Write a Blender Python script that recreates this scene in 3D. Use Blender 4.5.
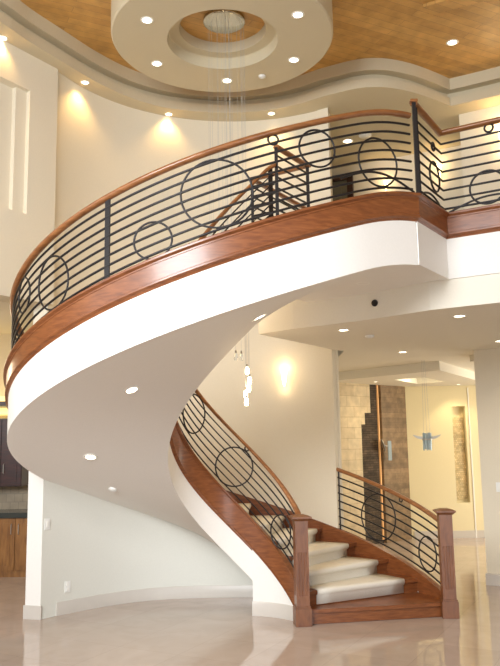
import bpy, bmesh, math, random
from math import sin, cos, pi, radians as R, sqrt, atan2, hypot
from mathutils import Vector, Matrix
random.seed(4)
C = bpy.context.scene
COL = C.collection
for o in list(bpy.data.objects): bpy.data.objects.remove(o)

# ------------------------------------------------------------------ camera
cam = bpy.data.objects.new('camera', bpy.data.cameras.new('camera')); COL.objects.link(cam)
cam.data.sensor_fit = 'VERTICAL'; cam.data.sensor_height = 24.0
cam.data.lens = 739.775/666*24.0
cam.data.clip_start = .05; cam.data.clip_end = 200
cam.matrix_world = Matrix.Translation((0, 0, 1.76)) @ Matrix.Rotation(pi/2+0.14709, 4, 'X') @ Matrix.Rotation(-0.01674, 4, 'Z')
C.camera = cam

# ------------------------------------------------------------------ world, big lights, exposure
C.view_settings.view_transform = 'Standard'; C.view_settings.look = 'None'
C.view_settings.gamma = 1; C.view_settings.use_curve_mapping = False
C.view_settings.exposure = 0.0
W = bpy.data.worlds.new('world'); C.world = W; W.use_nodes = True
W.node_tree.nodes['Background'].inputs[0].default_value = (.85, .92, 1.0, 1)
W.node_tree.nodes['Background'].inputs[1].default_value = 0.2

def light(name, kind, loc, energy, color, parent=None, **k):
    l = bpy.data.lights.new(name, kind); l.energy = energy; l.color = color
    rot = k.pop('rot', None); look = k.pop('look', None)
    for a, b in k.items(): setattr(l, a, b)
    o = bpy.data.objects.new(name, l); COL.objects.link(o); o.location = loc
    if rot: o.rotation_euler = rot
    if look is not None: o.rotation_euler = (Vector(look)-Vector(loc)).to_track_quat('-Z', 'Y').to_euler()
    if parent: o.parent = parent; o.matrix_parent_inverse = Matrix.Translation(parent.location).inverted()
    return o
# daylight from the tall windows behind the camera, then an added lamp at left
light('daylight_area', 'AREA', (-3.0, -.4, 4.3), 285, (.93, .97, 1.0), look=(-.9, 5.2, 2.5), shape='RECTANGLE', size=3.0, size_y=2.4, spread=R(110))
light('daylight_area', 'AREA', (3.6, -3.0, 2.0), 225, (.95, .97, 1.0), look=(1.5, 7, 1.8), shape='RECTANGLE', size=3, size_y=4.0)
light('daylight_area', 'AREA', (-5.6, 2.6, 3.2), 85, (.95, .97, 1.0), look=(-1.0, 6.4, 2.2), shape='RECTANGLE', size=3, size_y=3.0)  # added lamp left of the stair, whitens the near fascia; no known window

# ------------------------------------------------------------------ materials
def nm(name):
    m = bpy.data.materials.new(name); m.use_nodes = True
    nt = m.node_tree; b = nt.nodes['Principled BSDF']
    return m, nt, b
def plain(name, col, rough=.6, metal=0, bump=0, bscale=60, spec=.5, coat=0):
    m, nt, b = nm(name)
    b.inputs['Base Color'].default_value = (*col, 1); b.inputs['Roughness'].default_value = rough
    b.inputs['Metallic'].default_value = metal; b.inputs['Specular IOR Level'].default_value = spec
    b.inputs['Coat Weight'].default_value = coat
    n = nt.nodes.new('ShaderNodeTexNoise'); n.inputs['Scale'].default_value = bscale; n.inputs['Detail'].default_value = 4
    tc = nt.nodes.new('ShaderNodeTexCoord'); nt.links.new(tc.outputs['Object'], n.inputs['Vector'])
    mx = nt.nodes.new('ShaderNodeMix'); mx.data_type = 'RGBA'
    mx.inputs[6].default_value = (*[c*.96 for c in col], 1); mx.inputs[7].default_value = (*[min(1, c*1.03) for c in col], 1)
    nt.links.new(n.outputs['Fac'], mx.inputs[0]); nt.links.new(mx.outputs[2], b.inputs['Base Color'])
    if bump:
        bp = nt.nodes.new('ShaderNodeBump'); bp.inputs['Strength'].default_value = bump; bp.inputs['Distance'].default_value = .004
        nt.links.new(n.outputs['Fac'], bp.inputs['Height']); nt.links.new(bp.outputs['Normal'], b.inputs['Normal'])
    return m
def ramp(nt, fac, stops):
    r = nt.nodes.new('ShaderNodeValToRGB'); e = r.color_ramp.elements
    e[0].position, e[0].color = stops[0][0], (*stops[0][1], 1); e[1].position, e[1].color = stops[-1][0], (*stops[-1][1], 1)
    for p_, c in stops[1:-1]:
        x = e.new(p_); x.color = (*c, 1)
    nt.links.new(fac, r.inputs[0]); return r
def wood(name, dark, mid, light_, rough=.36, scale=(2, 2, 14), coat=.2):
    m, nt, b = nm(name)
    tc = nt.nodes.new('ShaderNodeTexCoord'); mp = nt.nodes.new('ShaderNodeMapping'); mp.inputs['Scale'].default_value = scale
    nt.links.new(tc.outputs['Object'], mp.inputs[0])
    n = nt.nodes.new('ShaderNodeTexNoise'); n.inputs['Scale'].default_value = 2.6; n.inputs['Detail'].default_value = 8; n.inputs['Distortion'].default_value = .6
    nt.links.new(mp.outputs[0], n.inputs['Vector'])
    r = ramp(nt, n.outputs['Fac'], [(.3, dark), (.5, mid), (.72, light_)])
    nt.links.new(r.outputs[0], b.inputs['Base Color']); b.inputs['Roughness'].default_value = rough
    b.inputs['Coat Weight'].default_value = coat; b.inputs['Coat Roughness'].default_value = .15
    return m
def brick(name, c1, c2, mortar, w, h, msize=.006, rough=.5, bump=.3, rot=0, offset=.5, coord='Object', noise=1, spec=.5, flat=False):
    m, nt, b = nm(name)
    tc = nt.nodes.new('ShaderNodeTexCoord'); mp = nt.nodes.new('ShaderNodeMapping')
    nt.links.new(tc.outputs[coord], mp.inputs[0])
    if flat: mp.inputs['Rotation'].default_value = (0, 0, rot)
    else: mp.inputs['Rotation'].default_value = (pi/2, 0, 0)
    t = nt.nodes.new('ShaderNodeTexBrick'); t.offset = offset
    t.inputs['Scale'].default_value = 1; t.inputs['Brick Width'].default_value = w; t.inputs['Row Height'].default_value = h
    t.inputs['Mortar Size'].default_value = msize; t.inputs['Mortar Smooth'].default_value = .2; t.inputs['Bias'].default_value = 0
    t.inputs['Color1'].default_value = (*c1, 1); t.inputs['Color2'].default_value = (*c2, 1); t.inputs['Mortar'].default_value = (*mortar, 1)
    nt.links.new(mp.outputs[0], t.inputs['Vector'])
    n = nt.nodes.new('ShaderNodeTexNoise'); n.inputs['Scale'].default_value = 7; n.inputs['Detail'].default_value = 7
    nt.links.new(mp.outputs[0], n.inputs['Vector'])
    rr = ramp(nt, n.outputs['Fac'], [(.3, (1-.16*noise,)*3), (.7, (1+.1*noise,)*3)])
    mx = nt.nodes.new('ShaderNodeMix'); mx.data_type = 'RGBA'; mx.blend_type = 'MULTIPLY'; mx.inputs[0].default_value = 1
    nt.links.new(t.outputs['Color'], mx.inputs[6]); nt.links.new(rr.outputs[0], mx.inputs[7])
    nt.links.new(mx.outputs[2], b.inputs['Base Color']); b.inputs['Roughness'].default_value = rough; b.inputs['Specular IOR Level'].default_value = spec
    if bump:
        bp = nt.nodes.new('ShaderNodeBump'); bp.inputs['Strength'].default_value = bump; bp.inputs['Distance'].default_value = .01; bp.invert = True
        nt.links.new(t.outputs['Fac'], bp.inputs['Height']); nt.links.new(bp.outputs['Normal'], b.inputs['Normal'])
    return m
def emit(name, col, s):
    m, nt, b = nm(name); b.inputs['Base Color'].default_value = (*col, 1)
    b.inputs['Emission Color'].default_value = (*col, 1); b.inputs['Emission Strength'].default_value = s
    return m
M = {}
M['white'] = plain('white_plaster', (.84, .81, .76), .75, bump=.05)
M['wall'] = plain('cream_wall_paint', (.77, .695, .55), .8, bump=.06)
M['cove'] = plain('taupe_ceiling_paint', (.62, .54, .38), .8)
M['back'] = plain('yellow_cream_paint', (.78, .68, .43), .8)
M['under'] = plain('pale_grey_paint', (.72, .71, .64), .8)
M['ceil'] = plain('pale_ceiling_paint', (.80, .75, .64), .8)
M['cherry'] = wood('cherry_wood', (.15, .043, .012), (.21, .065, .018), (.27, .09, .027), scale=(3, 3, 20))
M['oak'] = wood('red_oak_handrail', (.18, .065, .02), (.26, .10, .032), (.33, .135, .045), rough=.3)
M['newel'] = wood('newel_wood', (.13, .042, .014), (.18, .062, .020), (.23, .085, .03), scale=(9, 9, 2), rough=.4)
M['iron'] = plain('dark_iron', (.028, .025, .025), .42, metal=.5, spec=.5)
M['carpet'] = plain('cream_carpet', (.80, .75, .65), .98, bump=.9, bscale=260, spec=.1)
M['base'] = plain('baseboard_marble', (.60, .55, .49), .35, bscale=14)
M['trimw'] = plain('white_enamel', (.88, .86, .80), .4)
M['plastic'] = plain('white_plastic', (.85, .84, .80), .4)
M['darkwood'] = wood('dark_cabinet_wood', (.02, .004, .003), (.035, .008, .005), (.06, .012, .008))
M['doorleaf'] = plain('grey_green_door', (.16, .15, .11), .5)
M['honey'] = wood('honey_cabinet_wood', (.18, .075, .018), (.28, .125, .032), (.36, .17, .05), scale=(8, 8, 1.5))
M['granite'] = plain('dark_granite', (.05, .055, .05), .2, bscale=40)
M['splash'] = brick('backsplash_tile', (.42, .34, .24), (.36, .29, .2), (.3, .25, .18), .12, .12, bump=.2)
M['stone'] = brick('cream_ledge_stone', (.72, .59, .38), (.64, .51, .32), (.52, .41, .25), .36, .18, .004, .8, .6)
M['slate'] = brick('brown_travertine', (.30, .2, .11), (.21, .14, .08), (.14, .1, .06), 1.3, .09, .002, .5, .4, noise=2.2)
M['rough'] = brick('dark_split_stone', (.13, .09, .055), (.07, .05, .035), (.04, .03, .02), .16, .04, .004, .9, 1.0, noise=2.5)
M['mosaic'] = brick('gold_mosaic', (.85, .68, .38), (.6, .45, .22), (.5, .38, .2), .035, .035, .003, .35, .5, noise=2.5)
M['planks'] = brick('pine_plank_ceiling', (.66, .38, .115), (.52, .28, .075), (.36, .19, .06), 1.7, .11, .0025, .42, .25, rot=R(-27), flat=True, noise=1.1)
M['lamp'] = emit('lamp_lens', (1, .86, .62), 9)
M['lampw'] = emit('lamp_lens_warm', (1, .72, .32), 8)
M['sconce'] = emit('sconce_glass', (1, .78, .36), 7)
M['bulb'] = emit('pendant_bulb', (1, .82, .5), 14)
M['cove_lamp'] = emit('strip_lamp', (1, .75, .28), 1.3)
M['orange'] = emit('amber_strip', (1, .55, .22), .16)
M['glassd'] = plain('mirror_disc', (.55, .55, .5), .12, metal=.85)
M['wire'] = plain('steel_wire', (.5, .49, .46), .4, metal=.6)
m, nt, b = nm('clear_glass'); b.inputs['Base Color'].default_value = (.9, .95, 1, 1); b.inputs['Roughness'].default_value = .05
b.inputs['Transmission Weight'].default_value = .9; b.inputs['IOR'].default_value = 1.25; M['glass'] = m
m, nt, b = nm('crystal_glass'); b.inputs['Base Color'].default_value = (.62, .76, .84, 1); b.inputs['Roughness'].default_value = .15
b.inputs['Transmission Weight'].default_value = .35; b.inputs['IOR'].default_value = 1.4; M['crystal'] = m
# glossy marble floor
m, nt, b = nm('beige_marble_floor')
tc = nt.nodes.new('ShaderNodeTexCoord'); mp = nt.nodes.new('ShaderNodeMapping'); mp.inputs['Rotation'].default_value = (0, 0, R(28))
nt.links.new(tc.outputs['Object'], mp.inputs[0])
t = nt.nodes.new('ShaderNodeTexBrick'); t.offset = 0; t.inputs['Scale'].default_value = 1
for a, v in (('Brick Width', .61), ('Row Height', .61), ('Mortar Size', .002), ('Mortar Smooth', .1), ('Bias', 0)): t.inputs[a].default_value = v
t.inputs['Color1'].default_value = (.50, .405, .335, 1); t.inputs['Color2'].default_value = (.46, .37, .305, 1); t.inputs['Mortar'].default_value = (.38, .30, .25, 1)
nt.links.new(mp.outputs[0], t.inputs['Vector'])
n = nt.nodes.new('ShaderNodeTexNoise'); n.inputs['Scale'].default_value = 2.2; n.inputs['Detail'].default_value = 9; n.inputs['Distortion'].default_value = 1.6
nt.links.new(mp.outputs[0], n.inputs['Vector'])
rr = ramp(nt, n.outputs['Fac'], [(.3, (.93, .92, .91)), (.52, (1, 1, 1)), (.7, (1.04, 1.04, 1.05))])
mx = nt.nodes.new('ShaderNodeMix'); mx.data_type = 'RGBA'; mx.blend_type = 'MULTIPLY'; mx.inputs[0].default_value = 1
nt.links.new(t.outputs['Color'], mx.inputs[6]); nt.links.new(rr.outputs[0], mx.inputs[7]); nt.links.new(mx.outputs[2], b.inputs['Base Color'])
b.inputs['Roughness'].default_value = .07; b.inputs['Specular IOR Level'].default_value = .6
M['floor'] = m

# ------------------------------------------------------------------ helpers
def link(name, bm, mat_, parent=None, smooth=False, ang=40):
    bmesh.ops.recalc_face_normals(bm, faces=bm.faces)
    me = bpy.data.meshes.new(name); bm.to_mesh(me); bm.free()
    me.materials.append(M[mat_])
    if smooth:
        for f in me.polygons: f.use_smooth = True
        me.set_sharp_from_angle(angle=R(ang))
    o = bpy.data.objects.new(name, me); COL.objects.link(o)
    if parent:
        o.parent = parent; o.matrix_parent_inverse = parent_matrix(parent).inverted()
    return o
def parent_matrix(o):
    m = Matrix.LocRotScale(o.location, o.rotation_euler, o.scale)
    if o.parent: m = parent_matrix(o.parent) @ o.matrix_parent_inverse @ m
    return m
def struct(name, bm, mat_, smooth=False):
    o = link(name, bm, mat_, None, smooth); o['kind'] = 'structure'; return o
def thing(name, label, cat, loc=(0, 0, 0), group=None):
    o = bpy.data.objects.new(name, None); COL.objects.link(o); o.location = loc; o.empty_display_size = .1
    tag(o, label, cat, group); return o
def tag(o, label, cat, group=None):
    o['label'] = label; o['category'] = cat
    if group: o['group'] = group
    return o
def B(): return bmesh.new()
def box(bm, x0, x1, y0, y1, z0, z1, mat4=None, bevel=0):
    r = bmesh.ops.create_cube(bm, size=1)
    vs = r['verts']
    for v in vs: v.co = Vector(((x0+x1)/2+v.co.x*(x1-x0), (y0+y1)/2+v.co.y*(y1-y0), (z0+z1)/2+v.co.z*(z1-z0)))
    if bevel:
        es = list({e for v in vs for e in v.link_edges})
        g = bmesh.ops.bevel(bm, geom=es, offset=bevel, segments=2, affect='EDGES', clamp_overlap=True)
        vs = list({v for f in g['faces'] for v in f.verts} | {v for v in vs if v.is_valid})
    if mat4 is not None:
        for v in vs: v.co = mat4 @ v.co
    return vs
def prism(bm, pts, z0, z1):
    """extruded plan polygon; z0 / z1 a number or a function of (x, y)"""
    f0 = z0 if callable(z0) else (lambda x, y: z0); f1 = z1 if callable(z1) else (lambda x, y: z1)
    a = [bm.verts.new((x, y, f0(x, y))) for x, y in pts]; b_ = [bm.verts.new((x, y, f1(x, y))) for x, y in pts]
    n_ = len(pts)
    bm.faces.new(a[::-1]); bm.faces.new(b_)
    for i in range(n_): bm.faces.new((a[i], a[(i+1) % n_], b_[(i+1) % n_], b_[i]))
def sweep(bm, path, prof, closed=False, cap=True):
    """path: points; prof: (side, up) pairs, side = left of travel, up = world z; mitred"""
    n_ = len(path); rings = []
    P = [Vector(q) for q in path]
    for i in range(n_):
        a = P[(i-1) % n_] if (i > 0 or closed) else P[i]; c = P[(i+1) % n_] if (i < n_-1 or closed) else P[i]
        d0 = (P[i]-a); d1 = (c-P[i]); d0.z = d1.z = 0
        if d0.length < 1e-9: d0 = d1.copy()
        if d1.length < 1e-9: d1 = d0.copy()
        d0.normalize(); d1.normalize(); t_ = (d0+d1).normalized()
        s = Vector((-t_.y, t_.x, 0)); k = 1/max(.35, t_.dot(d1))
        pr = prof(i) if callable(prof) else prof
        rings.append([bm.verts.new(P[i]+s*(u*k)+Vector((0, 0, w))) for u, w in pr])
    m_ = len(rings[0])
    for i in range(n_ if closed else n_-1):
        r0, r1 = rings[i], rings[(i+1) % n_]
        for j in range(m_): bm.faces.new((r0[j], r0[(j+1) % m_], r1[(j+1) % m_], r1[j]))
    if cap and not closed: bm.faces.new(rings[0][::-1]); bm.faces.new(rings[-1])
def tube(bm, pts, r, closed=False, seg=8):
    P = [Vector(q) for q in pts]; n_ = len(P); rings = []; nrm = None
    for i in range(n_):
        a = P[(i-1) % n_] if (i > 0 or closed) else P[i]; c = P[(i+1) % n_] if (i < n_-1 or closed) else P[i]
        t_ = (c-a).normalized()
        if nrm is None:
            nrm = t_.cross(Vector((0, 0, 1)));
            if nrm.length < .1: nrm = t_.cross(Vector((1, 0, 0)))
        nrm = (nrm - t_*nrm.dot(t_)).normalized(); bn = t_.cross(nrm)
        rr_ = r[i] if isinstance(r, (list, tuple)) else r
        rings.append([bm.verts.new(P[i]+(nrm*cos(k*2*pi/seg)+bn*sin(k*2*pi/seg))*rr_) for k in range(seg)])
    for i in range(n_ if closed else n_-1):
        r0, r1 = rings[i], rings[(i+1) % n_]
        for j in range(seg): bm.faces.new((r0[j], r0[(j+1) % seg], r1[(j+1) % seg], r1[j]))
    if not closed: bm.faces.new(rings[0][::-1]); bm.faces.new(rings[-1])
def lathe(bm, prof, loc=(0, 0, 0), seg=32, mat4=None):
    """prof: (r, z) list, open; closes ends with caps when r > 0"""
    L = Vector(loc); rings = []
    T = mat4 or Matrix.Identity(4)
    for r, z in prof:
        if r < 1e-6: rings.append([bm.verts.new(L+(T @ Vector((0, 0, z))))])
        else: rings.append([bm.verts.new(L+(T @ Vector((r*cos(k*2*pi/seg), r*sin(k*2*pi/seg), z)))) for k in range(seg)])
    for a, b_ in zip(rings[:-1], rings[1:]):
        for k in range(seg):
            k2 = (k+1) % seg
            if len(a) == 1 and len(b_) == 1: continue
            if len(a) == 1: bm.faces.new((a[0], b_[k], b_[k2]))
            elif len(b_) == 1: bm.faces.new((a[k], b_[0], a[k2]))
            else: bm.faces.new((a[k], a[k2], b_[k2], b_[k]))
def arcpts(r, t0, t1, n_=40, z=None):
    o = []
    for i in range(n_+1):
        t_ = R(t0+(t1-t0)*i/n_)
        q = P(r, math.degrees(t_), 0)[:2]
        o.append(q if z is None else (*q, z(math.degrees(t_)) if callable(z) else z))
    return o

# ------------------------------------------------------------------ stair numbers
CX, CY, RI, RO = -.1414, 7.3051, .6614, 2.1534
K, ZT0, HST = .6851, .2173, 3.70
RISE = .1448; DSTEP = math.degrees(RISE/K); NST = 25; FL2 = 3.62
DB_O, DW_O, DB_I, DW_I = .2054, .3729, .3240, .3164
THE = 312.0
def zst(t):
    lin = ZT0+K*R(t-15); w = 8.0; te = 15+math.degrees((HST-ZT0)/K)
    if t <= te-w: return lin
    if t >= te+w: return HST
    return lin-K*R(1)*(t-(te-w))**2/(4*w)
def zsoff(t, r):
    f = (r-RI)/(RO-RI); return zst(t)-(f*(DB_O+DW_O)+(1-f)*(DB_I+DW_I))
def P(r, t, z):
    if r > 1.5 and t > 300:      # the outer edge runs straight on once it reaches the landing
        a, s = R(300), r*R(t-300); return (CX+r*cos(a)-s*sin(a), CY+r*sin(a)+s*cos(a), z)
    return (CX+r*cos(R(t)), CY+r*sin(R(t)), z)
ZW = 6.05; ZC = 2.875; ZL = 3.13; ZWOOD = 6.42
END1 = (1.352, 5.676); CORN = (1.72, 6.21); RDIR = Vector((.39, -.23)).normalized()
FAR = (CORN[0]+RDIR.x*3.4, CORN[1]+RDIR.y*3.4)

# ------------------------------------------------------------------ floor and main ceiling
bm = B(); prism(bm, [(-7, -5), (7, -5), (7, 15), (-7, 15)], -.1, 0); struct('floor', bm, 'floor')
bm = B(); prism(bm, [(-7, -5), (7, -5), (7, 14.5), (-7, 14.5)], ZWOOD, ZWOOD+.1); struct('ceiling', bm, 'planks')

# ------------------------------------------------------------------ walls
# curved two-storey stairwell wall
bm = B(); sweep(bm, arcpts(RO+.09, 57.6, 163, 48, 0), [(-.09, 0), (.09, 0), (.09, ZW), (-.09, ZW)])
struct('wall_stairwell', bm, 'wall', True)
# curved wall closing the space under the flights
und = [(-2.20, 7.93), (-2.08, 8.09), (-1.92, 8.26), (-1.70, 8.48), (-1.46, 8.66), (-1.2, 8.79), (-.91, 8.87), (-.5, 8.90), (-.05, 8.88), (.3, 8.80), (.62, 8.66)]
def und_prof(i):
    x, y = und[i]; t_ = math.degrees(atan2(y-CY, x-CX)) % 360; r_ = hypot(x-CX, y-CY)
    h = min(zsoff(t_, r_)+.06, 2.5)
    return [(0, 0), (.06, 0), (.06, h), (0, h)]
# travel runs left to right: 'left of travel' is the far side
bm = B(); sweep(bm, [(x, y, 0) for x, y in und], und_prof); struct('wall_under_stair', bm, 'under', True)
bm = B(); sweep(bm, [(x, y, 0) for x, y in und[1:]], [(0, 0), (-.014, 0), (-.014, .125), (-.008, .135), (0, .135)]); struct('baseboard_under_stair', bm, 'base', True)
# low curved wall under the inner stringer
bm = B(); sweep(bm, arcpts(RI+.04, 27, 79, 24, 0), lambda i: [(-.04, 0), (.04, 0), (.04, zst(27+52*i/24)-DB_I+.02), (-.04, zst(27+52*i/24)-DB_I+.02)])
struct('wall_inner', bm, 'white', True)
bm = B(); sweep(bm, arcpts(RI, 28, 79.6, 24, 0), [(0, 0), (.016, 0), (.016, .125), (.009, .14), (0, .14)]); struct('baseboard_inner', bm, 'base', True)
# low wall under the outer stringer of the first steps
bm = B(); sweep(bm, arcpts(RO, 15, 58, 24, 0), lambda i: [(-.018, 0), (.018, 0), (.018, max(.02, zst(15+43*i/24)-.12)), (-.018, max(.02, zst(15+43*i/24)-.12))])
struct('wall_outer', bm, 'white', True)
# baseboard round the free end of the curved wall
a = P(RO, 163, 0); b_ = P(RO+.18, 163, 0)
ex = Vector((b_[0]-a[0], b_[1]-a[1])).normalized(); ey = Vector((ex.y, -ex.x))
if ey.y > 0: ey = -ey
def quad(o, w, d, off): # plan rectangle
    o = Vector(o[:2]); return [tuple(o-ex*off), tuple(o+ex*(w+off)), tuple(o+ex*(w+off)+ey*d), tuple(o-ex*off+ey*d)]
bm = B(); prism(bm, quad(a, .18, .016, .016), 0, .135); struct('baseboard_end', bm, 'base')
bm = B(); prism(bm, quad(a, .18, .006, .0), .135, 1.5); struct('wall_end', bm, 'white')

# left wall over the kitchen opening, local frame: s along the wall (towards the camera), d depth
LW0 = Vector((-2.175, 7.955)); LU = Vector((-.552, -.834)).normalized(); LN = Vector((-LU.y, LU.x))  # LN must point away from the room
if LN.x > 0: LN = -LN
def lw(bm, s0, s1, d0, d1, z0, z1):
    q = [LW0+LU*s+LN*d for s, d in ((s0, d0), (s1, d0), (s1, d1), (s0, d1))]
    prism(bm, [tuple(v) for v in q], z0, z1)
bm = B()
lw(bm, -.03, .36, 0, .25, 3.9, ZW); lw(bm, .36, 2.2, 0, .25, 3.9, 4.22); lw(bm, .36, 2.2, 0, .25, 5.63, ZW); lw(bm, 2.2, 4.5, 0, .25, 3.9, ZW)
lw(bm, .36, .505, .055, .25, 4.22, 5.63); lw(bm, .505, 2.2, .11, .25, 4.22, 5.63)
struct('wall_left', bm, 'wall')
bm = B(); lw(bm, -.03, 4.5, -.012, .27, 3.29, 3.9); struct('wall_left_header', bm, 'wall')
# kitchen room behind the left wall
bm = B(); prism(bm, [(-7, 11.05), (-2.3, 11.05), (-2.3, 11.2), (-7, 11.2)], 0, 6.4); struct('wall_kitchen', bm, 'wall')
bm = B(); prism(bm, [(-7, 5), (-3.3, 7.2), (-2.45, 8.2), (-2.3, 11.05), (-7, 11.05)], 3.45, 3.55); struct('ceiling_kitchen', bm, 'ceil')
bm = B(); prism(bm, [(-6.9, 2), (-6.75, 2), (-6.75, 11.05), (-6.9, 11.05)], 0, 6.4); struct('wall_kitchen_side', bm, 'wall')
bm = B(); prism(bm, [(-1.9, 9.4), (-1.75, 9.4), (-2.2, 11.05), (-2.35, 11.05)], 0, 6.0); struct('wall_kitchen_return', bm, 'wall')

# upper-storey slab and landing
lower_edge = [(.09, 7.61), (.25, 7.46), (.43, 7.29), (.73, 7.09), (1.04, 6.86), (1.31, 6.61), (1.57, 6.34), (1.735, 6.235)]
off = RDIR.x*3.4, RDIR.y*3.4
bm = B()
prism(bm, lower_edge+[(1.735+off[0], 6.24+off[1]), (6.8, 4.4), (6.8, 14.2), (1.25, 14.2), (1.17, 9.2), (1.06, 9.11)], ZC, FL2)
struct('ceiling_lower', bm, 'ceil')
outer_arc = arcpts(RO-.012, 300, 313, 8)
bm = B()
prism(bm, [P(RI, 306, 0)[:2]]+arcpts(RO-.05, 305.5, 312, 5)+[(CORN[0]-.05, CORN[1]+.02), (1.6, 6.36), (1.3, 6.65), (1.04, 6.9), (.62, 7.27)], ZL-.004, FL2-.01)
struct('ceiling_landing', bm, 'white')
# right fascia of the upper hall
bm = B(); sweep(bm, [(*END1, 0), (*CORN, 0), (*FAR, 0)], [(.012, ZL-.008), (.1, ZL-.006), (.1, 3.56), (.012, 3.56)])
struct('trim_1', bm, 'white')
bm = B(); prism(bm, [(CORN[0]+.03, CORN[1]+.06), (FAR[0], FAR[1]+.04), (FAR[0], FAR[1]+.6), (CORN[0]+.3, CORN[1]+.4)], ZL-.02, FL2-.02); struct('floor_upper_edge', bm, 'white')

# two-storey wall on the right with its free end
RW = (2.84, 9.36)
bm = B(); prism(bm, [RW, (RW[0]+RDIR.x*4.4, RW[1]+RDIR.y*4.4), (RW[0]+RDIR.x*4.4+.15, RW[1]+RDIR.y*4.4+.25), (RW[0]+.14, RW[1]+.26)], 0, ZW)
struct('wall_right', bm, 'wall')
bm = B(); sweep(bm, [(RW[0]+.14, RW[1]+.26, 0), (*RW, 0), (RW[0]+RDIR.x*4, RW[1]+RDIR.y*4, 0)], [(0, 0), (-.016, 0), (-.016, .13), (0, .14)]); struct('baseboard_right', bm, 'base')
bm = B(); prism(bm, [(6.7, -2), (6.85, -2), (6.85, 14.2), (6.7, 14.2)], 0, 6.4); struct('wall_far_right', bm, 'wall')

# far room below: back wall with recessed niche, stone-clad side wall
BY = 13.72
def backwall(bm):
    nx0, nx1, nz0, nz1 = 3.70, 3.94, .62, 2.36
    box(bm, 2.3, nx0, BY, BY+.25, 0, 2.95); box(bm, nx1, 6.8, BY, BY+.25, 0, 2.95)
    box(bm, nx0, nx1, BY, BY+.25, 0, nz0); box(bm, nx0, nx1, BY, BY+.25, nz1, 2.95); box(bm, nx0, nx1, BY+.14, BY+.25, nz0, nz1)
bm = B(); backwall(bm); struct('wall_back', bm, 'back')
bm = B(); box(bm, 2.9, 6.8, BY-.016, BY, 0, .13); struct('baseboard_back', bm, 'base')
bm = B(); box(bm, 4.0, 4.02, BY-.02, BY, 0, 2.7); struct('trim_2', bm, 'trimw')

# stone-clad wall: local frame s from (1.3,12.3) to the corner (2.9,13.75)
S0 = Vector((1.2, 12.24)); SU = (Vector((2.85, 13.7))-S0).normalized(); SN = Vector((-SU.y, SU.x)); SL = (Vector((2.85, 13.7))-S0).length
SM = Matrix(((SU.x, -SN.x*-1, 0, S0.x), (SU.y, -SN.y*-1, 0, S0.y), (0, 0, 1, 0), (0, 0, 0, 1)))  # local x along, y behind, z up
def sbox(s0, s1, d0, d1, z0, z1, name, mat_):
    bm = B(); box(bm, s0, s1, d0, d1, z0, z1)
    o = struct(name, bm, mat_); o.matrix_world = SM; return o
sbox(0, SL+.02, .06, .2, 0, 2.95, 'wall_stone', 'rough')
bm = B()
for s1, z0, z1 in ((.90, 0, 2.04), (1.0, 2.04, 2.24), (1.16, 2.24, 2.95)): box(bm, -.3, s1, -.02, .07, z0, z1)
o = struct('wall_stone_blocks', bm, 'stone'); o.matrix_world = SM
sbox(1.49, SL, .0, .07, 0, 2.95, 'wall_stone_panel', 'slate')
bm = B(); box(bm, 1.44, 1.465, .035, .062, .05, 2.9)
o = link('light_strip', bm, 'orange'); o.matrix_world = SM; tag(o, 'thin glowing amber vertical light strip between the dark stone and the brown panel', 'light')

bm = B(); prism(bm, [(.95, 9.2), (1.08, 9.2), (1.15, 12.35), (1.0, 12.35)], 0, ZC); struct('wall_far_left', bm, 'wall')

# dropped box of the far room ceiling with a lit tray
BXZ0, BXZ1 = 2.74, 2.875
bx = [(1.2, 12.3), (2.71, 10.57), (4.3, 13.35), (4.3, 13.75), (2.9, 13.75)]
def inset(pl, k):
    c = Vector((sum(q[0] for q in pl)/len(pl), sum(q[1] for q in pl)/len(pl)))
    return [tuple(c+(Vector(q)-c)*k) for q in pl]
inner = [(2.35, 12.1), (2.75, 11.75), (3.35, 12.75), (2.95, 13.1)]
bm = B()
O_ = [(1.2, 12.3), (2.71, 10.57), (4.5, 13.7), (2.86, 13.72)]
lo = [bm.verts.new((*q, BXZ0)) for q in O_]; li = [bm.verts.new((*q, BXZ0)) for q in inner]
hi = [bm.verts.new((*q, BXZ1)) for q in O_]; hin = [bm.verts.new((*q, BXZ1)) for q in inner]
order = [0, 1, 2, 3]; inn = [0, 1, 2, 3]
for i in range(4):
    j = (i+1) % 4
    bm.faces.new((lo[i], lo[j], li[inn[j]], li[inn[i]])); bm.faces.new((lo[i], lo[j], hi[j], hi[i])); bm.faces.new((li[i], li[j], hin[j], hin[i]))
    bm.faces.new((hi[i], hi[j], hin[j], hin[i]))
struct('ceiling_dropped_box', bm, 'ceil')
bm = B(); prism(bm, [(2.95, 9.9), (4.2, 11.9), (6.5, 11.9), (6.5, 9.2), (3.6, 9.2)], 2.79, 2.876); struct('ceiling_dropped_side', bm, 'ceil')

# upper hall behind the balcony
bm = B(); prism(bm, [(.93, 9.16), (1.06, 9.08), (1.12, 11.4), (.97, 11.5)], FL2, ZW+.01); struct('wall_hall_left', bm, 'wall')
bm = B(); prism(bm, [(.95, 11.48), (3.4, 10.29), (3.5, 10.42), (1.0, 11.62)], FL2, ZW+.01); struct('wall_hall_back', bm, 'wall')
bm = B(); prism(bm, [(3.3, 10.3), (6.7, 10.3), (6.7, 10.45), (3.3, 10.45)], FL2, ZW+.01); struct('wall_hall_right', bm, 'wall')

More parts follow.
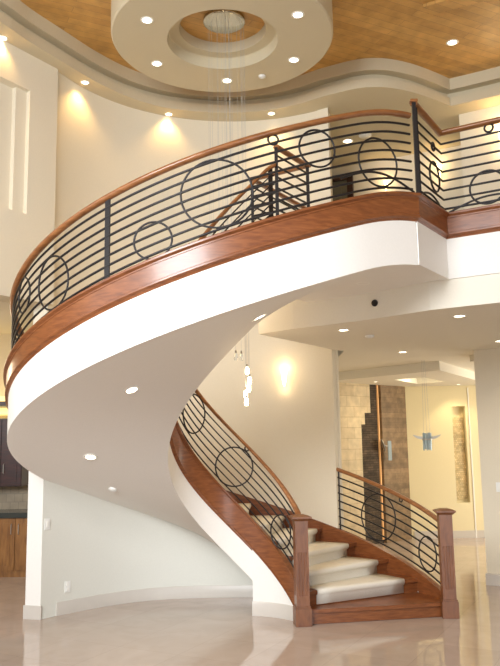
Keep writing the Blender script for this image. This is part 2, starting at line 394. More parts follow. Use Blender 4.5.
# ------------------------------------------------------------------ stepped ceiling cove
edge = [(-4.6, 3.6), (-3.7, 5.1), (-3.05, 6.15), (-2.5, 7.0), (-2.31, 7.39), (-2.08, 7.79), (-1.8, 8.27), (-1.46, 8.70), (-1.05, 9.0), (-.61, 9.14), (-.25, 9.19), (.05, 9.17), (.38, 9.1), (.69, 8.96), (.93, 8.79), (1.17, 8.66), (1.34, 8.58), (1.52, 8.54), (1.75, 8.56), (2.05, 8.68), (2.35, 8.87), (2.66, 9.10), (3.21, 8.80), (5.2, 7.63), (6.8, 6.7)]
def smooth_poly(pl, corner):
    out = []
    for i in range(len(pl)-1):
        p0, p1 = Vector(pl[i]), Vector(pl[i+1])
        a = Vector(pl[i-1]) if i > 0 and i != corner else p0-(p1-p0)
        d = Vector(pl[i+2]) if i+2 < len(pl) and i+1 != corner else p1+(p1-p0)
        for k in range(4):
            t_ = k/4
            out.append(tuple(.5*((2*p0)+(p1-a)*t_+(2*a-5*p0+4*p1-d)*t_**2+(3*p0-a-3*p1+d)*t_**3)))
    out.append(pl[-1]); return out
edge = smooth_poly(edge, 21)
def offset(pl, d):
    o = []
    for i in range(len(pl)):
        a = Vector(pl[max(0, i-1)]); c = Vector(pl[min(len(pl)-1, i+1)]); t_ = (c-a).normalized()
        o.append((pl[i][0]+t_.y*d, pl[i][1]-t_.x*d))   # + = towards the room
    return o
def tier(name, d, z0, z1, mat_):
    e = offset(edge, d)
    bm = B(); prism(bm, e+[(6.8, 14.2), (-6.8, 14.2), (-6.8, 3.6)], z0, z1); struct(name, bm, mat_)
tier('ceiling_cove', 0, ZW, ZW+.115, 'cove')
tier('ceiling_cove_recess', -.10, ZW+.115, ZW+.215, 'cove')
tier('ceiling_cove_upper', .02, ZW+.215, ZWOOD, 'cove')

# round ceiling medallion
MC = (-.238, 7.3)
bm = B(); z = 5.97
lathe(bm, [(.585, z), (1.15, z), (1.165, z+.015), (1.165, ZWOOD), (1.1, ZWOOD), (.5, ZWOOD), (.5, z+.27), (.46, z+.27), (.46, z+.13), (.575, z+.13), (.585, z+.12), (.585, z)], (*MC, 0), 96)
bmesh.ops.remove_doubles(bm, verts=bm.verts, dist=1e-5)
struct('ceiling_medallion', bm, 'cove', True)
bm = B(); lathe(bm, [(0, z+.25), (.47, z+.25), (.47, z+.28), (0, z+.28)], (*MC, 0), 64); o = struct('ceiling_medallion_panel', bm, 'planks')
# wooden tray frame and vent plank in the plank ceiling
bm = B()
prism(bm, [(1.93, 7.40), (2.05, 7.56), (2.62, 7.28), (2.5, 7.1)], ZWOOD-.035, ZWOOD+.01)
o = struct('trim_3', bm, 'planks')

# ------------------------------------------------------------------ staircase
stair = thing('staircase', 'curving helical staircase with white plaster underside, cherry stringers and cream carpet runner', 'staircase', (CX, CY, 0))
def arc_steps(t0, t1, n_): return [t0+(t1-t0)*i/n_ for i in range(n_+1)]
# plaster body: from the floor up to the landing
ths = arc_steps(22, 312.4, 146)
bm = B(); rings = []
for t_ in ths:
    z = zst(t_)
    pr = [(RO-.012, z-DB_O+.04), (RO-.012, z-DB_O-DW_O), (RI+.012, z-DB_I-DW_I), (RI+.012, z-DB_I+.04), (RI+.05, z-.36), (RO-.05, z-.33)]
    pr = [(r, max(zz, .005)) for r, zz in pr]
    if t_ < 52: pr[1] = (pr[1][0], max(pr[1][1], .006))
    rings.append([bm.verts.new(P(r, t_, zz)) for r, zz in pr])
for a, b_ in zip(rings[:-1], rings[1:]):
    for j in range(6): bm.faces.new((a[j], a[(j+1) % 6], b_[(j+1) % 6], b_[j]))
bm.faces.new(rings[0]); bm.faces.new(rings[-1][::-1])
link('plaster_body', bm, 'white', stair, True, 35)
# stringers: moulded boards following the curve
def stringer(name, r, sgn, t0, t1, db, level_tail=None, n_=120, foot=0):
    pth = []; pb = []
    for t_ in arc_steps(t0, t1, n_): pth.append(P(r, t_, zst(t_))); pb.append(db)
    if level_tail:
        for q in level_tail: pth.append((*q, HST)); pb.append(db)
    # travel is counter-clockwise: left of travel = towards the centre
    s = -1 if sgn > 0 else 1
    def prof(i):
        z0 = pth[i][2]; bot = -min(pb[i], z0-.002) if z0 > .03 else -.02
        return [(s*-.030, 0), (s*.030, 0), (s*.036, -.006), (s*.036, -.020), (s*.026, -.028), (s*.016, -.036), (s*.016, -.047), (s*.011, -.050), (s*.011, min(-.052, bot+.032)), (s*.018, min(-.054, bot+.026)), (s*.018, min(-.056, bot+.012)), (s*.010, min(-.058, bot+.004)), (s*.004, bot), (s*.0, bot), (s*-.030, bot-.05 if z0 > .4 else bot)]
    bm = B(); sweep(bm, pth, prof); return link(name, bm, 'cherry', stair, True, 30)
tail = [END1, (END1[0]+.03, END1[1]+.045), CORN, FAR]
stringer('outer_stringer', RO, 1, 14.5, THE, DB_O, tail, 150)
stringer('inner_stringer', RI, -1, 24, THE+2, DB_I, None, 130)
# steps
for i in range(NST):
    a0 = 15+DSTEP*i; a1 = a0+DSTEP; h = RISE*(i+1)
    if i == NST-1: a1 = a0+4
    ra, rb = RI+.02, RO-.02
    bm = B()
    nose = math.degrees(.028/1.4)
    if i == 0:
        f0, f1 = (.545, 7.50), (1.93, 7.735)
        pl = [f0, f1]+[P(rb, a1-2+k, 0)[:2] for k in (0, 2)]+[P(ra, a1, 0)[:2]]
        dv = Vector((f1[1]-f0[1], f0[0]-f1[0])).normalized()*-.03
        inn = [(f0[0]+dv.x, f0[1]+dv.y), (f1[0]+dv.x, f1[1]+dv.y)]
        prism(bm, pl, h-.035, h)
        prism(bm, inn+pl[2:], .003, h-.034)
    else:
        pl = [P(ra, a0-nose*1.6, 0)[:2], P(rb, a0-nose*.7, 0)[:2], P(rb, a0+DSTEP/2, 0)[:2], P(rb, a1, 0)[:2], P(ra, a1, 0)[:2], P(ra, a0+DSTEP/2, 0)[:2]]
        prism(bm, pl, h-.035, h)
        pl = [P(ra, a0, 0)[:2], P(rb, a0, 0)[:2], P(rb, a0+1.2, 0)[:2], P(ra, a0+3, 0)[:2]]
        prism(bm, pl, max(.005, h-RISE-.02), h-.034)
    link('step', bm, 'cherry', stair)
# carpet runner: rounded nosings, starts on the second riser
c0, c1 = RI+.19, RO-.22
bm = B()
prof = []
for i in range(1, NST):
    a0 = 15+DSTEP*i; h = RISE*(i+1); zb = h-RISE
    for r_, tag_ in ((0, 0),):
        pass
    prof += [(a0, -.012, zb+.010), (a0, -.014, h-.055), (a0, -.030, h-.042), (a0, -.042, h-.020), (a0, -.038, h+.004), (a0, -.030, h+.014), (a0, .02, h+.014)]
    if i < NST-1: prof.append((a0+DSTEP, -.014, h+.012))
    else: prof.append((a0+4, 0, h+.012))
rows = []
for a, off_, z in prof:
    row = []
    for k in range(7):
        r = c0+(c1-c0)*k/6
        t_ = R(a); base = Vector((CX+r*cos(t_), CY+r*sin(t_))); tang = Vector((-sin(t_), cos(t_)))
        q = base+tang*off_; row.append(bm.verts.new((q.x, q.y, z)))
    rows.append(row)
for a, b_ in zip(rows[:-1], rows[1:]):
    for k in range(6): bm.faces.new((a[k], a[k+1], b_[k+1], b_[k]))
o = link('carpet_runner', bm, 'carpet', stair, True, 70)
md = o.modifiers.new('s', 'SOLIDIFY'); md.thickness = .013; md.offset = -1

# ------------------------------------------------------------------ newel posts
def newel(x, y, h, w, rot, label):
    t_ = thing('newel_post', label, 'newel post', (x, y, 0))
    T = Matrix.Translation((x, y, 0)) @ Matrix.Rotation(rot, 4, 'Z')
    bw = w/2+.016
    bm = B(); box(bm, -bw, bw, -bw, bw, 0, .165, T, .004); box(bm, -bw+.006, bw-.006, -bw+.006, bw-.006, .165, .182, T, .003); link('base', bm, 'newel', t_)
    # shaft with flutes
    pts = []
    hw = w/2; nf = 4
    def side(n_):
        L = [(-hw, -hw)]
        for k in range(nf):
            c = -hw+w*(k+1)/(nf+1)*1.0; g = w/(nf+1)*.30
            L += [(c-g, -hw), (c-g*.6, -hw+.006), (c+g*.6, -hw+.006), (c+g, -hw)]
        return L
    for k in range(4):
        for x_, y_ in side(k): pts.append((x_*cos(k*pi/2)-y_*sin(k*pi/2), x_*sin(k*pi/2)+y_*cos(k*pi/2)))
    bm = B(); prism(bm, pts, .28, h*.66)
    bmesh.ops.recalc_face_normals(bm, faces=bm.faces)
    for v in bm.verts: v.co = T @ v.co
    box(bm, -hw, hw, -hw, hw, .18, .28, T); box(bm, -hw, hw, -hw, hw, h*.66, h-.05, T)
    link('shaft', bm, 'newel', t_)
    bm = B()
    def fr(z0, w0, z1, w1):
        a = [bm.verts.new(T @ Vector((sx*w0, sy*w0, z0))) for sx, sy in ((-1, -1), (1, -1), (1, 1), (-1, 1))]
        b2 = [bm.verts.new(T @ Vector((sx*w1, sy*w1, z1))) for sx, sy in ((-1, -1), (1, -1), (1, 1), (-1, 1))]
        bm.faces.new(a[::-1]); bm.faces.new(b2)
        for i in range(4): bm.faces.new((a[i], a[(i+1) % 4], b2[(i+1) % 4], b2[i]))
    fr(h-.055, hw+.004, h-.03, hw+.03); fr(h-.03, hw+.034, h-.014, hw+.034); fr(h-.014, hw+.03, h+.004, hw*.55)
    link('cap', bm, 'newel', t_)
    return t_
NL = (.464, 7.515); NR = (1.952, 7.745)
newel(*NL, 1.045, .128, R(8), 'left fluted wooden newel post at the foot of the stairs, under the inner handrail')
newel(*NR, 1.06, .130, R(-4), 'right fluted wooden newel post at the foot of the stairs, nearest the hallway')

# ------------------------------------------------------------------ railings
def handrail(pts, parent, w=.032, h=.025):
    pr = []
    for k in range(12):
        a = k*2*pi/12; pr.append((w*cos(a)*(1 if sin(a) < 0 else 1), h*sin(a)))
    bm = B(); sweep(bm, pts, pr); return link('handrail', bm, 'oak', parent, True, 50)
def bar(pts, parent, r=.0098):
    bm = B(); sweep(bm, pts, [(r*cos(k*pi/3), r*sin(k*pi/3)) for k in range(6)]); return link('bar', bm, 'iron', parent, True, 70)
def ring_on(parent, rad, tc_, zc_, rr, rz=None, tr=.008, slope=0):
    rz = rz or rr; pts = []
    for k in range(40):
        a = k*2*pi/40; s_ = rr*cos(a); pts.append(P(rad, tc_+math.degrees(s_/rad), zc_+rz*sin(a)))
    bm = B(); tube(bm, pts, tr, True); return link('ring', bm, 'iron', parent, True, 80)
def helix_rail(label, rad, t0, t1, rise, nb, rings, posts=(), n_=90, tail_=None, railtail=None, frac=None, offs=0):
    t_ = thing('stair_railing', label, 'railing', P(rad, (t0+t1)/2, zst((t0+t1)/2)))
    f = rise if callable(rise) else (lambda a: rise)
    tt = arc_steps(t0, t1, n_)
    handrail([P(rad, a, zst(a)+f(a)-.022) for a in tt]+([(*q, HST+f(999)-.022) for q in (railtail or [])]), t_)
    for k in range(nb):
        fr_ = frac[k] if frac else (k+.82)/(nb+.42)
        bar([P(rad, a, zst(a)+(f(a)-.04)*(1-fr_)+.0) for a in tt], t_)
    for (tc_, zc_, rr, *o_) in rings: ring_on(t_, rad, tc_, zc_, rr, *(o_ or []))
    for a in posts:
        bm = B(); q = P(rad, a, 0); zz = zst(a); pw = .022 if a > 100 else .008
        ca, sa = cos(R(a)), sin(R(a))
        T = Matrix(((ca, -sa, 0, q[0]), (sa, ca, 0, q[1]), (0, 0, 1, 0), (0, 0, 0, 1)))
        box(bm, -.006, .006, -pw, pw, zz-.01, zz+f(a)-.03, T); link('post', bm, 'iron', t_)
    return t_
# upper outer railing: from the wall end up to the landing
def up_rise(a): return .677 if a < 285 else (.677+.015*min(1, (a-285)/22.))
t_up = helix_rail('long curved iron railing with several rings sweeping along the outer edge of the upper flight', RO-.03, 168, 312.5, up_rise, 8,
    [(228.2, 3.035, .205, .215), (214.0, 3.02, .15, .15), (254.7, 3.235, .15, .14), (267.7, 3.56, .265, .258), (288.4, 3.935, .145, .145), (303.2, 3.91, .19, .195), (279.1, 3.975, .038, .038)],
    posts=(244.4, 190), n_=110)
# arched flat bar near the landing
def flat_arch(parent, pf, z0, h, n_=20, s0=0, s1=1):
    pts = []
    for k in range(n_+1):
        u = s0+(s1-s0)*k/n_; q = pf(k/n_); pts.append((q[0], q[1], z0+h*sin(pi*u)))
    bm = B(); tube(bm, pts, .009, False, 6); link('arch', bm, 'iron', parent, True, 80)
flat_arch(t_up, lambda u: P(RO, 293+19*u, 0)[:2], 3.71, .1)
# inner railing
helix_rail('curved inner stair railing with iron bars and rings, rising from the left newel post', RI, 26, 307, .724, 7,
    [(135, 2.07, .15, .205), (94.5, 1.51, .20, .205), (49.5, .85, .13, .17), (82.3, 1.70, .022, .026)], posts=(303,), n_=100)
# short outer railing of the first steps
t_lo = helix_rail('short iron railing with two large rings between the right newel post and curved wall', RO, 16, 57, .723, 7,
    [(42.3, .885, .245, .262), (22.3, .56, .155, .18), (33.2, 1.10, .022, .026)], posts=(56.6,), n_=24)
# balcony railing: post, short angled run, long run to the right
t_b = thing('balcony_railing', 'straight iron balcony railing with ring running to the right edge above the white fascia', 'railing', (*CORN, HST))
RZ = .755
segs = [(1.365, 5.70), (1.715, 6.235), (CORN[0]+RDIR.x*3.3, CORN[1]+.025+RDIR.y*3.3)]
handrail([(*segs[0], HST+RZ+.02), (*segs[1], HST+RZ-.01), (*segs[2], HST+RZ-.01)], t_b)
for k in range(8):
    z = HST+(RZ-.04)*(1-(k+.85)/8.4)
    bar([(*segs[0], z), (*segs[1], z), (*segs[2], z)], t_b, .0095)
for q, hh in ((segs[0], RZ+.03), ((1.385, 5.735), RZ), (segs[2], RZ)):
    bm = B(); box(bm, q[0]-.014, q[0]+.014, q[1]-.014, q[1]+.014, HST-.01, HST+hh); link('post', bm, 'iron', t_b)
bm = B(); box(bm, segs[0][0]-.03, segs[0][0]+.03, segs[0][1]-.03, segs[0][1]+.03, HST+RZ+.025, HST+RZ+.05, bevel=.004); link('post_cap', bm, 'oak', t_b)
def ring_plane(parent, c, d, zc_, rr, rz, tr=.009):
    pts = [(c[0]+d.x*rr*cos(k*pi/20), c[1]+d.y*rr*cos(k*pi/20), zc_+rz*sin(k*pi/20)) for k in range(40)]
    bm = B(); tube(bm, pts, tr, True); link('ring', bm, 'iron', parent, True, 80)
ring_plane(t_b, (2.04, 6.04), RDIR, 3.875, .15, .145)
ring_plane(t_b, (2.075, 6.02), RDIR, 4.395, .036, .036)
dd = (Vector(segs[1])-Vector(segs[0])).normalized()
ring_plane(t_b, (1.60, 6.06), dd, 3.98, .12, .13); ring_plane(t_b, (1.60, 6.06), dd, 4.25, .035, .035)
flat_arch(t_b, lambda u: (segs[1][0]+RDIR.x*(.04+.75*u), segs[1][1]+RDIR.y*(.04+.75*u)), 3.71, .09)
flat_arch(t_b, lambda u: (segs[0][0]+dd.x*(.02+.6*u), segs[0][1]+dd.y*(.02+.6*u)), 3.71, .08)
# guard round the stairwell opening on the landing
t_w = thing('landing_railing', 'angular iron guard railing round the stairwell opening on the upper landing', 'railing', (.28, 6.78, HST))
wp = [(.28, 6.80), (.62, 7.31), (.05, 7.68), (.90, 9.05)]
handrail([(*q, FL2+.96) for q in wp], t_w)
for k in range(8):
    z = FL2+.06+(.88)*(1-(k+.6)/8.1)
    bar([(*q, z) for q in wp], t_w)
for q in wp[:3]:
    bm = B(); box(bm, q[0]-.016, q[0]+.016, q[1]-.016, q[1]+.016, FL2, FL2+.95); link('post', bm, 'iron', t_w)
for (a, b2) in ((wp[2], wp[3]),):
    d_ = (Vector(b2)-Vector(a)).normalized()
    for s_, rr in ((.45, .2), (.95, .16)):
        c = Vector(a)+d_*s_; ring_plane(t_w, c, d_, FL2+.45, rr, rr)

# ------------------------------------------------------------------ pendant cluster
ROS = (-.22, 7.3)
t_p = thing('pendant_chandelier', 'long cluster of glass pendants on thin wires from a round mirrored ceiling plate', 'chandelier', (*ROS, 6.2))
bm = B(); lathe(bm, [(0, 6.175), (.2, 6.175), (.22, 6.185), (.22, 6.215), (0, 6.215)], (*ROS, 0), 48); cp = link('canopy', bm, 'glassd', t_p, True)
pend = []
vis = [(-.035, 7.30, 2.46, 1), (-.012, 7.27, 2.36, 1), (-.02, 7.34, 2.29, 1), (-.052, 7.30, 2.23, 1), (-.045, 7.25, 2.15, 1), (-.145, 7.28, 2.60, 0), (-.09, 7.33, 2.60, 0), (-.205, 7.25, 2.70, 0)]
for q in vis: pend.append(q)
for k in range(14):
    a = k*2.399963; r = .05+.15*sqrt((k+.5)/14); x, y = ROS[0]+r*cos(a), ROS[1]+r*sin(a)
    if x > -.16: x = -.16-abs(x+.16)*.7
    pend.append((x, y, 3.0+.07*k+random.uniform(-.03, .03), 1 if k % 5 == 0 else 0))
for i, (x, y, z, on) in enumerate(pend):
    bm = B(); tube(bm, [(x, y, z+.06), (x, y, 6.18)], .0014, False, 5); link('wire', bm, 'wire', t_p)
    bm = B(); lathe(bm, [(0, z+.07), (.008, z+.068), (.010, z+.045), (.006, z+.04), (0, z+.04)], (x, y, 0), 12); link('socket', bm, 'glassd', t_p, True)
    bm = B()
    lathe(bm, [(0, z+.045), (.012, z+.04), (.018, z+.025), (.019, z-.02), (.014, z-.032), (0, z-.034)], (x, y, 0), 12)
    g = link('glass_drop', bm, 'glass', t_p, True)
    if on:
        g.data.materials[0] = M['bulb']; g['label'] = 'lit glass drop'
for x, y, z in ((-.03, 7.3, 2.33), (-.3, 7.35, 3.2)): light('pendant_glow', 'POINT', (x, y+.0, z), 7, (1, .75, .45), t_p, shadow_soft_size=.06)

# ------------------------------------------------------------------ wall sconces
def sconce(x, y, z, nx, ny, label, e=9, sc=1, group=None):
    t_ = thing('wall_sconce', label, 'wall lamp', (x, y, z))
    n_ = Vector((nx, ny, 0)).normalized(); c = Vector((x, y, z))+n_*.055*sc
    rot = Matrix.Rotation(atan2(n_.y, n_.x), 4, 'Z')
    bm = B(); box(bm, -.055*sc, -.035*sc, -.02*sc, .02*sc, -.05*sc, .05*sc, Matrix.Translation(c) @ rot); link('back_plate', bm, 'wire', t_)
    bm = B(); lathe(bm, [(0, -.15*sc), (.012*sc, -.145*sc), (.02*sc, -.11*sc), (.035*sc, -.03*sc), (.048*sc, .07*sc), (.052*sc, .11*sc), (.048*sc, .11*sc), (.0, -.02*sc)], tuple(c), 20)
    link('lamp_shade', bm, 'sconce', t_, True)
    bm = B(); lathe(bm, [(0, -.17*sc), (.008*sc, -.165*sc), (.012*sc, -.14*sc), (0, -.135*sc)], tuple(c), 12); link('finial', bm, 'wire', t_, True)
    light('sconce_glow', 'POINT', tuple(c+n_*.05+Vector((0, 0, .16*sc))), e, (1, .72, .4), t_, shadow_soft_size=.04)
    light('sconce_glow', 'POINT', tuple(c+n_*.03-Vector((0, 0, .19*sc))), e*.35, (1, .72, .4), t_, shadow_soft_size=.03)
    return t_
q = P(RO-.0, 74.5, 2.57); sconce(q[0], q[1], 2.57, CX-q[0], CY-q[1], 'glowing tapered glass sconce on the curved stairwell wall beside the pendants', 1.3, .8)
sconce(3.31, 9.36-.277, 5.6, -.5, -.86, 'bright wall sconce high on the wall above the balcony railing at the right edge', 4, 1.1)
sconce(2.13, 10.89, 5.62, -.44, -.9, 'small glowing sconce on the upper hall back wall behind the tall balcony ring', 1.3, .6)
sconce(2.86, 10.53, 5.70, -.44, -.9, 'small glowing sconce in the upper hall seen behind the angled balcony corner', 1.5, .8)

# ------------------------------------------------------------------ recessed lights
def downlight(x, y, z, label, r=.055, mat_='lamp', e=0, n=(0, 0, 1), group='recessed ceiling lights', look=None, spot=70, blend=.6, col=(1, .78, .5)):
    t_ = thing('recessed_light', label, 'ceiling light', (x, y, z), group)
    T = Vector(n).normalized().to_track_quat('Z', 'Y').to_matrix().to_4x4()
    bm = B(); lathe(bm, [(r*.85, .004), (r*.86, -.004), (r*1.1, -.006), (r*1.22, -.002), (r*1.22, .004), (r*.85, .004)], (x, y, z), 28, T); link('trim_ring', bm, 'trimw', t_, True)
    bm = B(); lathe(bm, [(0, -.003), (r*.6, -.0028), (r*.86, -.001), (r*.86, .004), (0, .004)], (x, y, z), 28, T); link('lens', bm, mat_, t_, True)
    if e:
        nn = Vector(n).normalized()
        lk = look or tuple(Vector((x, y, z))-nn)
        light('lamp_glow', 'SPOT', (x-nn.x*.02, y-nn.y*.02, z-.02), e, col, t_, look=lk, spot_size=R(spot), spot_blend=blend, shadow_soft_size=.04)
    return t_
# in the stair underside
def soff_n(t_, r):
    e_ = .5; a = Vector(P(r, t_-e_, zsoff(t_-e_, r))); b2 = Vector(P(r, t_+e_, zsoff(t_+e_, r))); c = Vector(P(r-.05, t_, zsoff(t_, r-.05))); d_ = Vector(P(r+.05, t_, zsoff(t_, r+.05)))
    n_ = (b2-a).cross(d_-c).normalized(); return n_ if n_.z > 0 else -n_
for t_, r, lb, e in ((232.7, 1.41, 'upper of the two lit recessed lights in the big curved stair underside', 7), (185.7, 1.41, 'lower of the two lit recessed lights in the big curved stair underside', 5), (279.0, 1.41, 'lit recessed light at the top of the stair underside near the pendants', 5)):
    downlight(*P(r, t_, zsoff(t_, r)), lb, n=soff_n(t_, r), e=e, spot=110, group='recessed lights in the stair underside')
# in the cove soffit, washing the wall
def toward_wall(x, y):
    v = Vector((x-CX, y-CY)).normalized(); return v
for x, y, lb, lk in ((-2.57, 7.30, 'recessed wall washer in the left ceiling cove above the niche', (-2.66, 7.36, 5.4)), (-1.92, 8.30, 'recessed wall washer in the cove near the left corner of the curved wall', (-2.0, 8.36, 5.3)),
                 (-1.02, 9.20, 'recessed wall washer in the cove left of the round medallion, above the curved wall', (-1.06, 9.28, 5.3)), (.33, 9.23, 'recessed wall washer in the cove directly above the stairwell guard', (.34, 9.32, 5.3))):
    downlight(x, y, ZW, lb, r=.045, e=27, look=lk, spot=112, blend=.95, col=(1, .62, .22), mat_='lamp', group='recessed lights in the ceiling cove')
# round medallion
for x, y, lb in ((-.98, 6.88, 'upper left recessed light in the round ceiling medallion'), (-.99, 7.74, 'lower left recessed light in the round ceiling medallion'), (-.22, 8.16, 'recessed light at the far edge of the round ceiling medallion'),
                 (.54, 7.71, 'lower right recessed light in the round ceiling medallion'), (.53, 6.83, 'upper right recessed light in the round ceiling medallion')):
    downlight(x, y, 5.97, lb, e=10, spot=95, col=(1, .68, .34), group='recessed lights in the ceiling medallion')
# plank ceiling
downlight(2.46, 8.19, ZWOOD, 'recessed light in the wooden plank ceiling at the upper right', r=.06, e=10, mat_='lamp', group='recessed lights in the plank ceiling')
# lower ceilings
for x, y, z, lb in ((1.0, 6.36, ZL, 'recessed light under the landing beside the curved fascia'), (.95, 7.43, ZC, 'recessed light in the lower ceiling nearest the sconce wall'), (1.92, 6.68, ZC, 'recessed light in the lower ceiling under the balcony at the right'),
                    (1.95, 9.41, ZC, 'recessed light in the lower ceiling in front of the dropped box'), (2.89, 8.49, ZC, 'recessed light in the lower ceiling at the right edge')):
    downlight(x, y, z, lb, e=9, spot=120, mat_='lamp', group='recessed lights under the upper floor')
# upper hall
downlight(1.46, 10.18, ZW, 'recessed light in the dim upper hall ceiling', e=5, spot=110, r=.07, group='recessed lights in the upper hall')
# far room lights
downlight(2.1, 12.45, BXZ0, 'small recessed light in the dropped box washing the stone wall', r=.04, e=14, spot=120, look=(2.2, 12.3, 0), col=(1, .8, .5), group='recessed lights in the far room')
downlight(3.75, 13.35, BXZ0, 'small recessed light in the dropped box washing the yellow back wall', r=.04, e=22, spot=110, look=(3.75, 13.6, 0), col=(1, .8, .45), group='recessed lights in the far room')
light('far_room_daylight', 'AREA', (5.6, 11.4, 1.7), 95, (1, .93, .8), look=(3.4, 12.2, .6), size=1.8)
light('tray_glow', 'POINT', (2.85, 12.45, 2.82), 6, (1, .9, .65), shadow_soft_size=.1)
light('kitchen_glow', 'POINT', (-4.4, 9.2, 2.7), 32, (1, .8, .55), shadow_soft_size=.2)

# detectors and sensor
def detector(x, y, z, label, r=.05, n=(0, 0, 1), mat_='plastic', nm_='smoke_detector', cat='smoke detector'):
    T = Vector(n).normalized().to_track_quat('Z', 'Y').to_matrix().to_4x4()
    bm = B(); lathe(bm, [(0, -.028), (r*.5, -.028), (r*.62, -.022), (r*.9, -.02), (r, -.012), (r, .003), (0, .003)], (x, y, z), 28, T)
    o = link(nm_, bm, mat_, None, True); tag(o, label, cat); return o
detector(*P(1.43, 156.9, zsoff(156.9, 1.43)), 'round white smoke detector low on the stair underside', .045, soff_n(156.9, 1.43))
detector(.19, 8.06, 5.97, 'small round detector on the ceiling medallion between two lights', .04)
detector(1.68, 9.98, ZW, 'round white smoke detector in the upper hall beside the recessed light', .09)
detector(1.28, 7.85, ZC, 'small flat disc detector in the middle of the lower ceiling', .05)
sx, sy = 1.165, 6.748
detector(sx, sy, 3.02, 'small round grey sensor on the vertical band below the landing', .032, (.66, .75, 0), 'iron', 'sensor', 'sensor')

# ------------------------------------------------------------------ switches and outlets
def plate(x, y, z, ang, label, kind, w=.07, h=.115):
    t_ = thing(kind, label, 'outlet' if kind == 'wall_outlet' else 'light switch', (x, y, z))
    T = Matrix.Translation((x, y, z)) @ Matrix.Rotation(ang, 4, 'Z')
    bm = B(); box(bm, -w/2, w/2, -.008, 0, -h/2, h/2, T, .002); link('cover_plate', bm, 'plastic', t_)
    bm = B()
    if kind == 'wall_outlet':
        for s_ in (-.026, .026): box(bm, -.017, .017, -.012, -.006, s_-.017, s_+.017, T, .002)
        link('socket', bm, 'trimw', t_)
    else:
        n_ = max(1, round(w/.055))
        for k in range(n_):
            c = (k-(n_-1)/2)*.045; box(bm, c-.014, c+.014, -.013, -.006, -.032, .032, T, .002)
        link('rocker', bm, 'trimw', t_)
def on_und(px):
    best = min(range(len(und)-1), key=lambda i: abs((und[i][0]+und[i+1][0])/2-px)); a, b2 = Vector(und[best]), Vector(und[best+1])
    u = (px-a.x)/(b2.x-a.x); q = a+(b2-a)*u; return q.x, q.y, atan2(b2.y-a.y, b2.x-a.x)
x, y, an = on_und(-2.165); plate(x, y, .95, an, 'white light switch on the curved wall just behind the white wall end', 'light_switch')
x, y, an = on_und(-1.99); plate(x, y, .275, an, 'white wall outlet low on the curved wall under the stairs', 'wall_outlet')
q = Vector(RW)+RDIR*.21; plate(q.x, q.y, 1.17, atan2(RDIR.y, RDIR.x), 'white light switch on the wall at the right edge', 'light_switch')

# ------------------------------------------------------------------ kitchen
def door_panel(bm, x0, x1, z0, z1, y):
    box(bm, x0, x1, y-.02, y, z0, z1, None, .002)
    box(bm, x0+.06, x1-.06, y-.028, y-.018, z0+.06, z1-.06, None, .004)
def cabinet(name, label, x0, x1, y0, y1, z0, z1, mat_, nd):
    t_ = thing(name, label, 'cabinet', ((x0+x1)/2, (y0+y1)/2, z0))
    bm = B(); box(bm, x0, x1, y0, y1, z0, z1); link('body', bm, mat_, t_)
    w = (x1-x0)/nd
    for k in range(nd):
        bm = B(); door_panel(bm, x0+k*w+.006, x0+(k+1)*w-.006, z0+(.09 if z0 < .1 else .01), z1-.01, y0); d_ = link('door', bm, mat_, t_)
        hx = x0+k*w+(w-.05 if k % 2 == 0 else .05); zc_ = z0+.25 if z0 > .5 else z1-.15
        bm = B(); tube(bm, [(hx, y0-.03, zc_-.07), (hx, y0-.05, zc_-.06), (hx, y0-.05, zc_+.06), (hx, y0-.03, zc_+.07)], .005, False, 6); link('handle', bm, 'wire', d_)
cabinet('wall_cabinet', 'dark brown upper kitchen cabinet seen past the left edge of the staircase', -3.88, -3.28, 10.7, 11.03, 1.2, 2.16, 'darkwood', 2)
cabinet('wall_cabinet', 'dark brown upper kitchen cabinet at the far left image edge', -4.5, -3.885, 10.7, 11.03, 1.2, 2.16, 'darkwood', 2)
cabinet('base_cabinet', 'honey coloured base cabinet under the dark kitchen counter', -3.6, -2.6, 10.45, 11.03, 0, .79, 'honey', 3)
cabinet('base_cabinet', 'honey coloured base cabinet at the far left image edge', -4.6, -3.605, 10.45, 11.03, 0, .79, 'honey', 3)
bm = B(); box(bm, -4.65, -2.5, 10.41, 11.03, .79, .86, None, .006); o = link('countertop', bm, 'granite'); tag(o, 'dark granite kitchen countertop on the honey cabinets', 'countertop')
bm = B(); box(bm, -4.65, -2.5, 11.035, 11.05, .86, 1.2); o = struct('wall_backsplash', bm, 'splash')
bm = B(); box(bm, -5.0, -3.2, 10.3, 11.04, 2.32, 2.385); struct('trim_4', bm, 'darkwood')
bm = B(); box(bm, -5.0, -3.25, 10.55, 11.03, 2.385, 2.47); o = link('cove_light', bm, 'cove_lamp'); tag(o, 'glowing yellow light strip above the dark kitchen shelf', 'light')
bm = B(); box(bm, -5.0, -3.25, 10.6, 11.04, 2.22, 2.31); o = link('cove_light', bm, 'cove_lamp'); tag(o, 'glowing yellow light strip under the dark kitchen shelf', 'light')

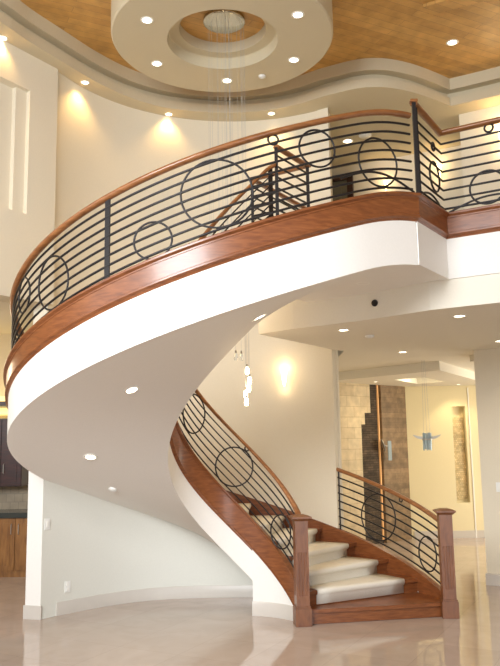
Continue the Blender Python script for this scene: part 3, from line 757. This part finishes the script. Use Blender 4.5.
# ------------------------------------------------------------------ far room details
bm = B(); box(bm, 3.71, 3.93, BY+.10, BY+.135, .68, 2.16); o = link('mosaic_panel', bm, 'mosaic'); tag(o, 'tall narrow gold mosaic panel set in the niche of the yellow back wall', 'mosaic panel')
def wing(bm, x, y, z, sgn, L=.17):
    top = []; n_ = 8
    for k in range(n_+1):
        u = k/n_; cx_ = x+sgn*(.03+L*u); zc_ = z+.035*u*u*1.2+.0; w = .028*(1-u)**.6*(.6+.4*u)+.002
        top.append((cx_, zc_, w))
    rows = []
    for cx_, zc_, w in top: rows.append([bm.verts.new(v) for v in ((cx_, y-.006, zc_-w), (cx_, y-.006, zc_+w), (cx_, y+.006, zc_+w), (cx_, y+.006, zc_-w))])
    for a, b2 in zip(rows[:-1], rows[1:]):
        for j in range(4): bm.faces.new((a[j], a[(j+1) % 4], b2[(j+1) % 4], b2[j]))
    bm.faces.new(rows[0]); bm.faces.new(rows[-1][::-1])
t_ = thing('hanging_ornament', 'blue crystal ornament with two metal wings hanging on wires in the far room', 'hanging lamp', (2.45, 10.45, 1.75))
bm = B()
for k in range(9):
    a = k*2*pi/9; box(bm, -.012, .012, -.006, .006, -.11-.01*(k % 3), .11+.008*(k % 2), Matrix.Translation((2.45+.055*cos(a), 10.45+.055*sin(a), 1.74)) @ Matrix.Rotation(a+pi/2, 4, 'Z'), .003)
link('crystal_tubes', bm, 'crystal', t_)
bm = B(); lathe(bm, [(0, .035), (.068, .035), (.072, .03), (.072, .015), (0, .015)], (2.45, 10.45, 1.74), 20); link('metal_band', bm, 'wire', t_, True)
for s_ in (-1, 1):
    bm = B(); wing(bm, 2.45+s_*.035, 10.45, 1.785, s_, .13); link('wing', bm, 'wire', t_)
for k in range(3):
    bm = B(); tube(bm, [(2.45+(k-1)*.045, 10.45, 1.84), (2.45+(k-1)*.02, 10.45, 2.875)], .0022, False, 5); link('wire', bm, 'wire', t_)
# ornament on the brown panel
t_ = thing('wall_ornament', 'small metal and glass wall lamp on the brown stone panel', 'wall lamp', (2.33, 13.15, 1.6))
bm = B(); box(bm, -.03, .03, -.03, .03, -.17, .17, Matrix.Translation((2.42, 13.17, 1.58)), .006); link('glass_tube', bm, 'crystal', t_)
bm = B()
lathe(bm, [(0, -.02), (.06, -.018), (.11, -.006), (.112, .006), (.06, .01), (0, .012)], (2.30, 13.12, 1.68), 20, Matrix.Rotation(R(75), 4, 'Y')); link('metal_dish', bm, 'wire', t_, True)
bm = B(); tube(bm, [(2.30, 13.12, 1.68), (2.42, 13.17, 1.65), (2.42, 13.26, 1.65)], .01); link('arm', bm, 'wire', t_)

# ------------------------------------------------------------------ upper hall details
HD = Vector((3.4-.95, 10.29-11.48)).normalized(); HM = Matrix(((HD.x, -HD.y, 0, .95), (HD.y, HD.x, 0, 11.48), (0, 0, 1, 0), (0, 0, 0, 1)))
bm = B()
for x0, x1, z0, z1 in ((.02, .10, FL2, 5.92), (.70, .79, FL2, 5.92), (.02, .79, 5.82, 5.92)): box(bm, x0, x1, -.05, 0, z0, z1, HM)
door = struct('door_1', bm, 'darkwood')
bm = B(); box(bm, .10, .70, -.02, -.002, FL2, 5.82, HM)
for a_, b_ in ((3.85, 4.7), (4.85, 5.7)): box(bm, .2, .6, -.03, -.018, a_, b_, HM, .004)
link('door_leaf', bm, 'doorleaf', door)
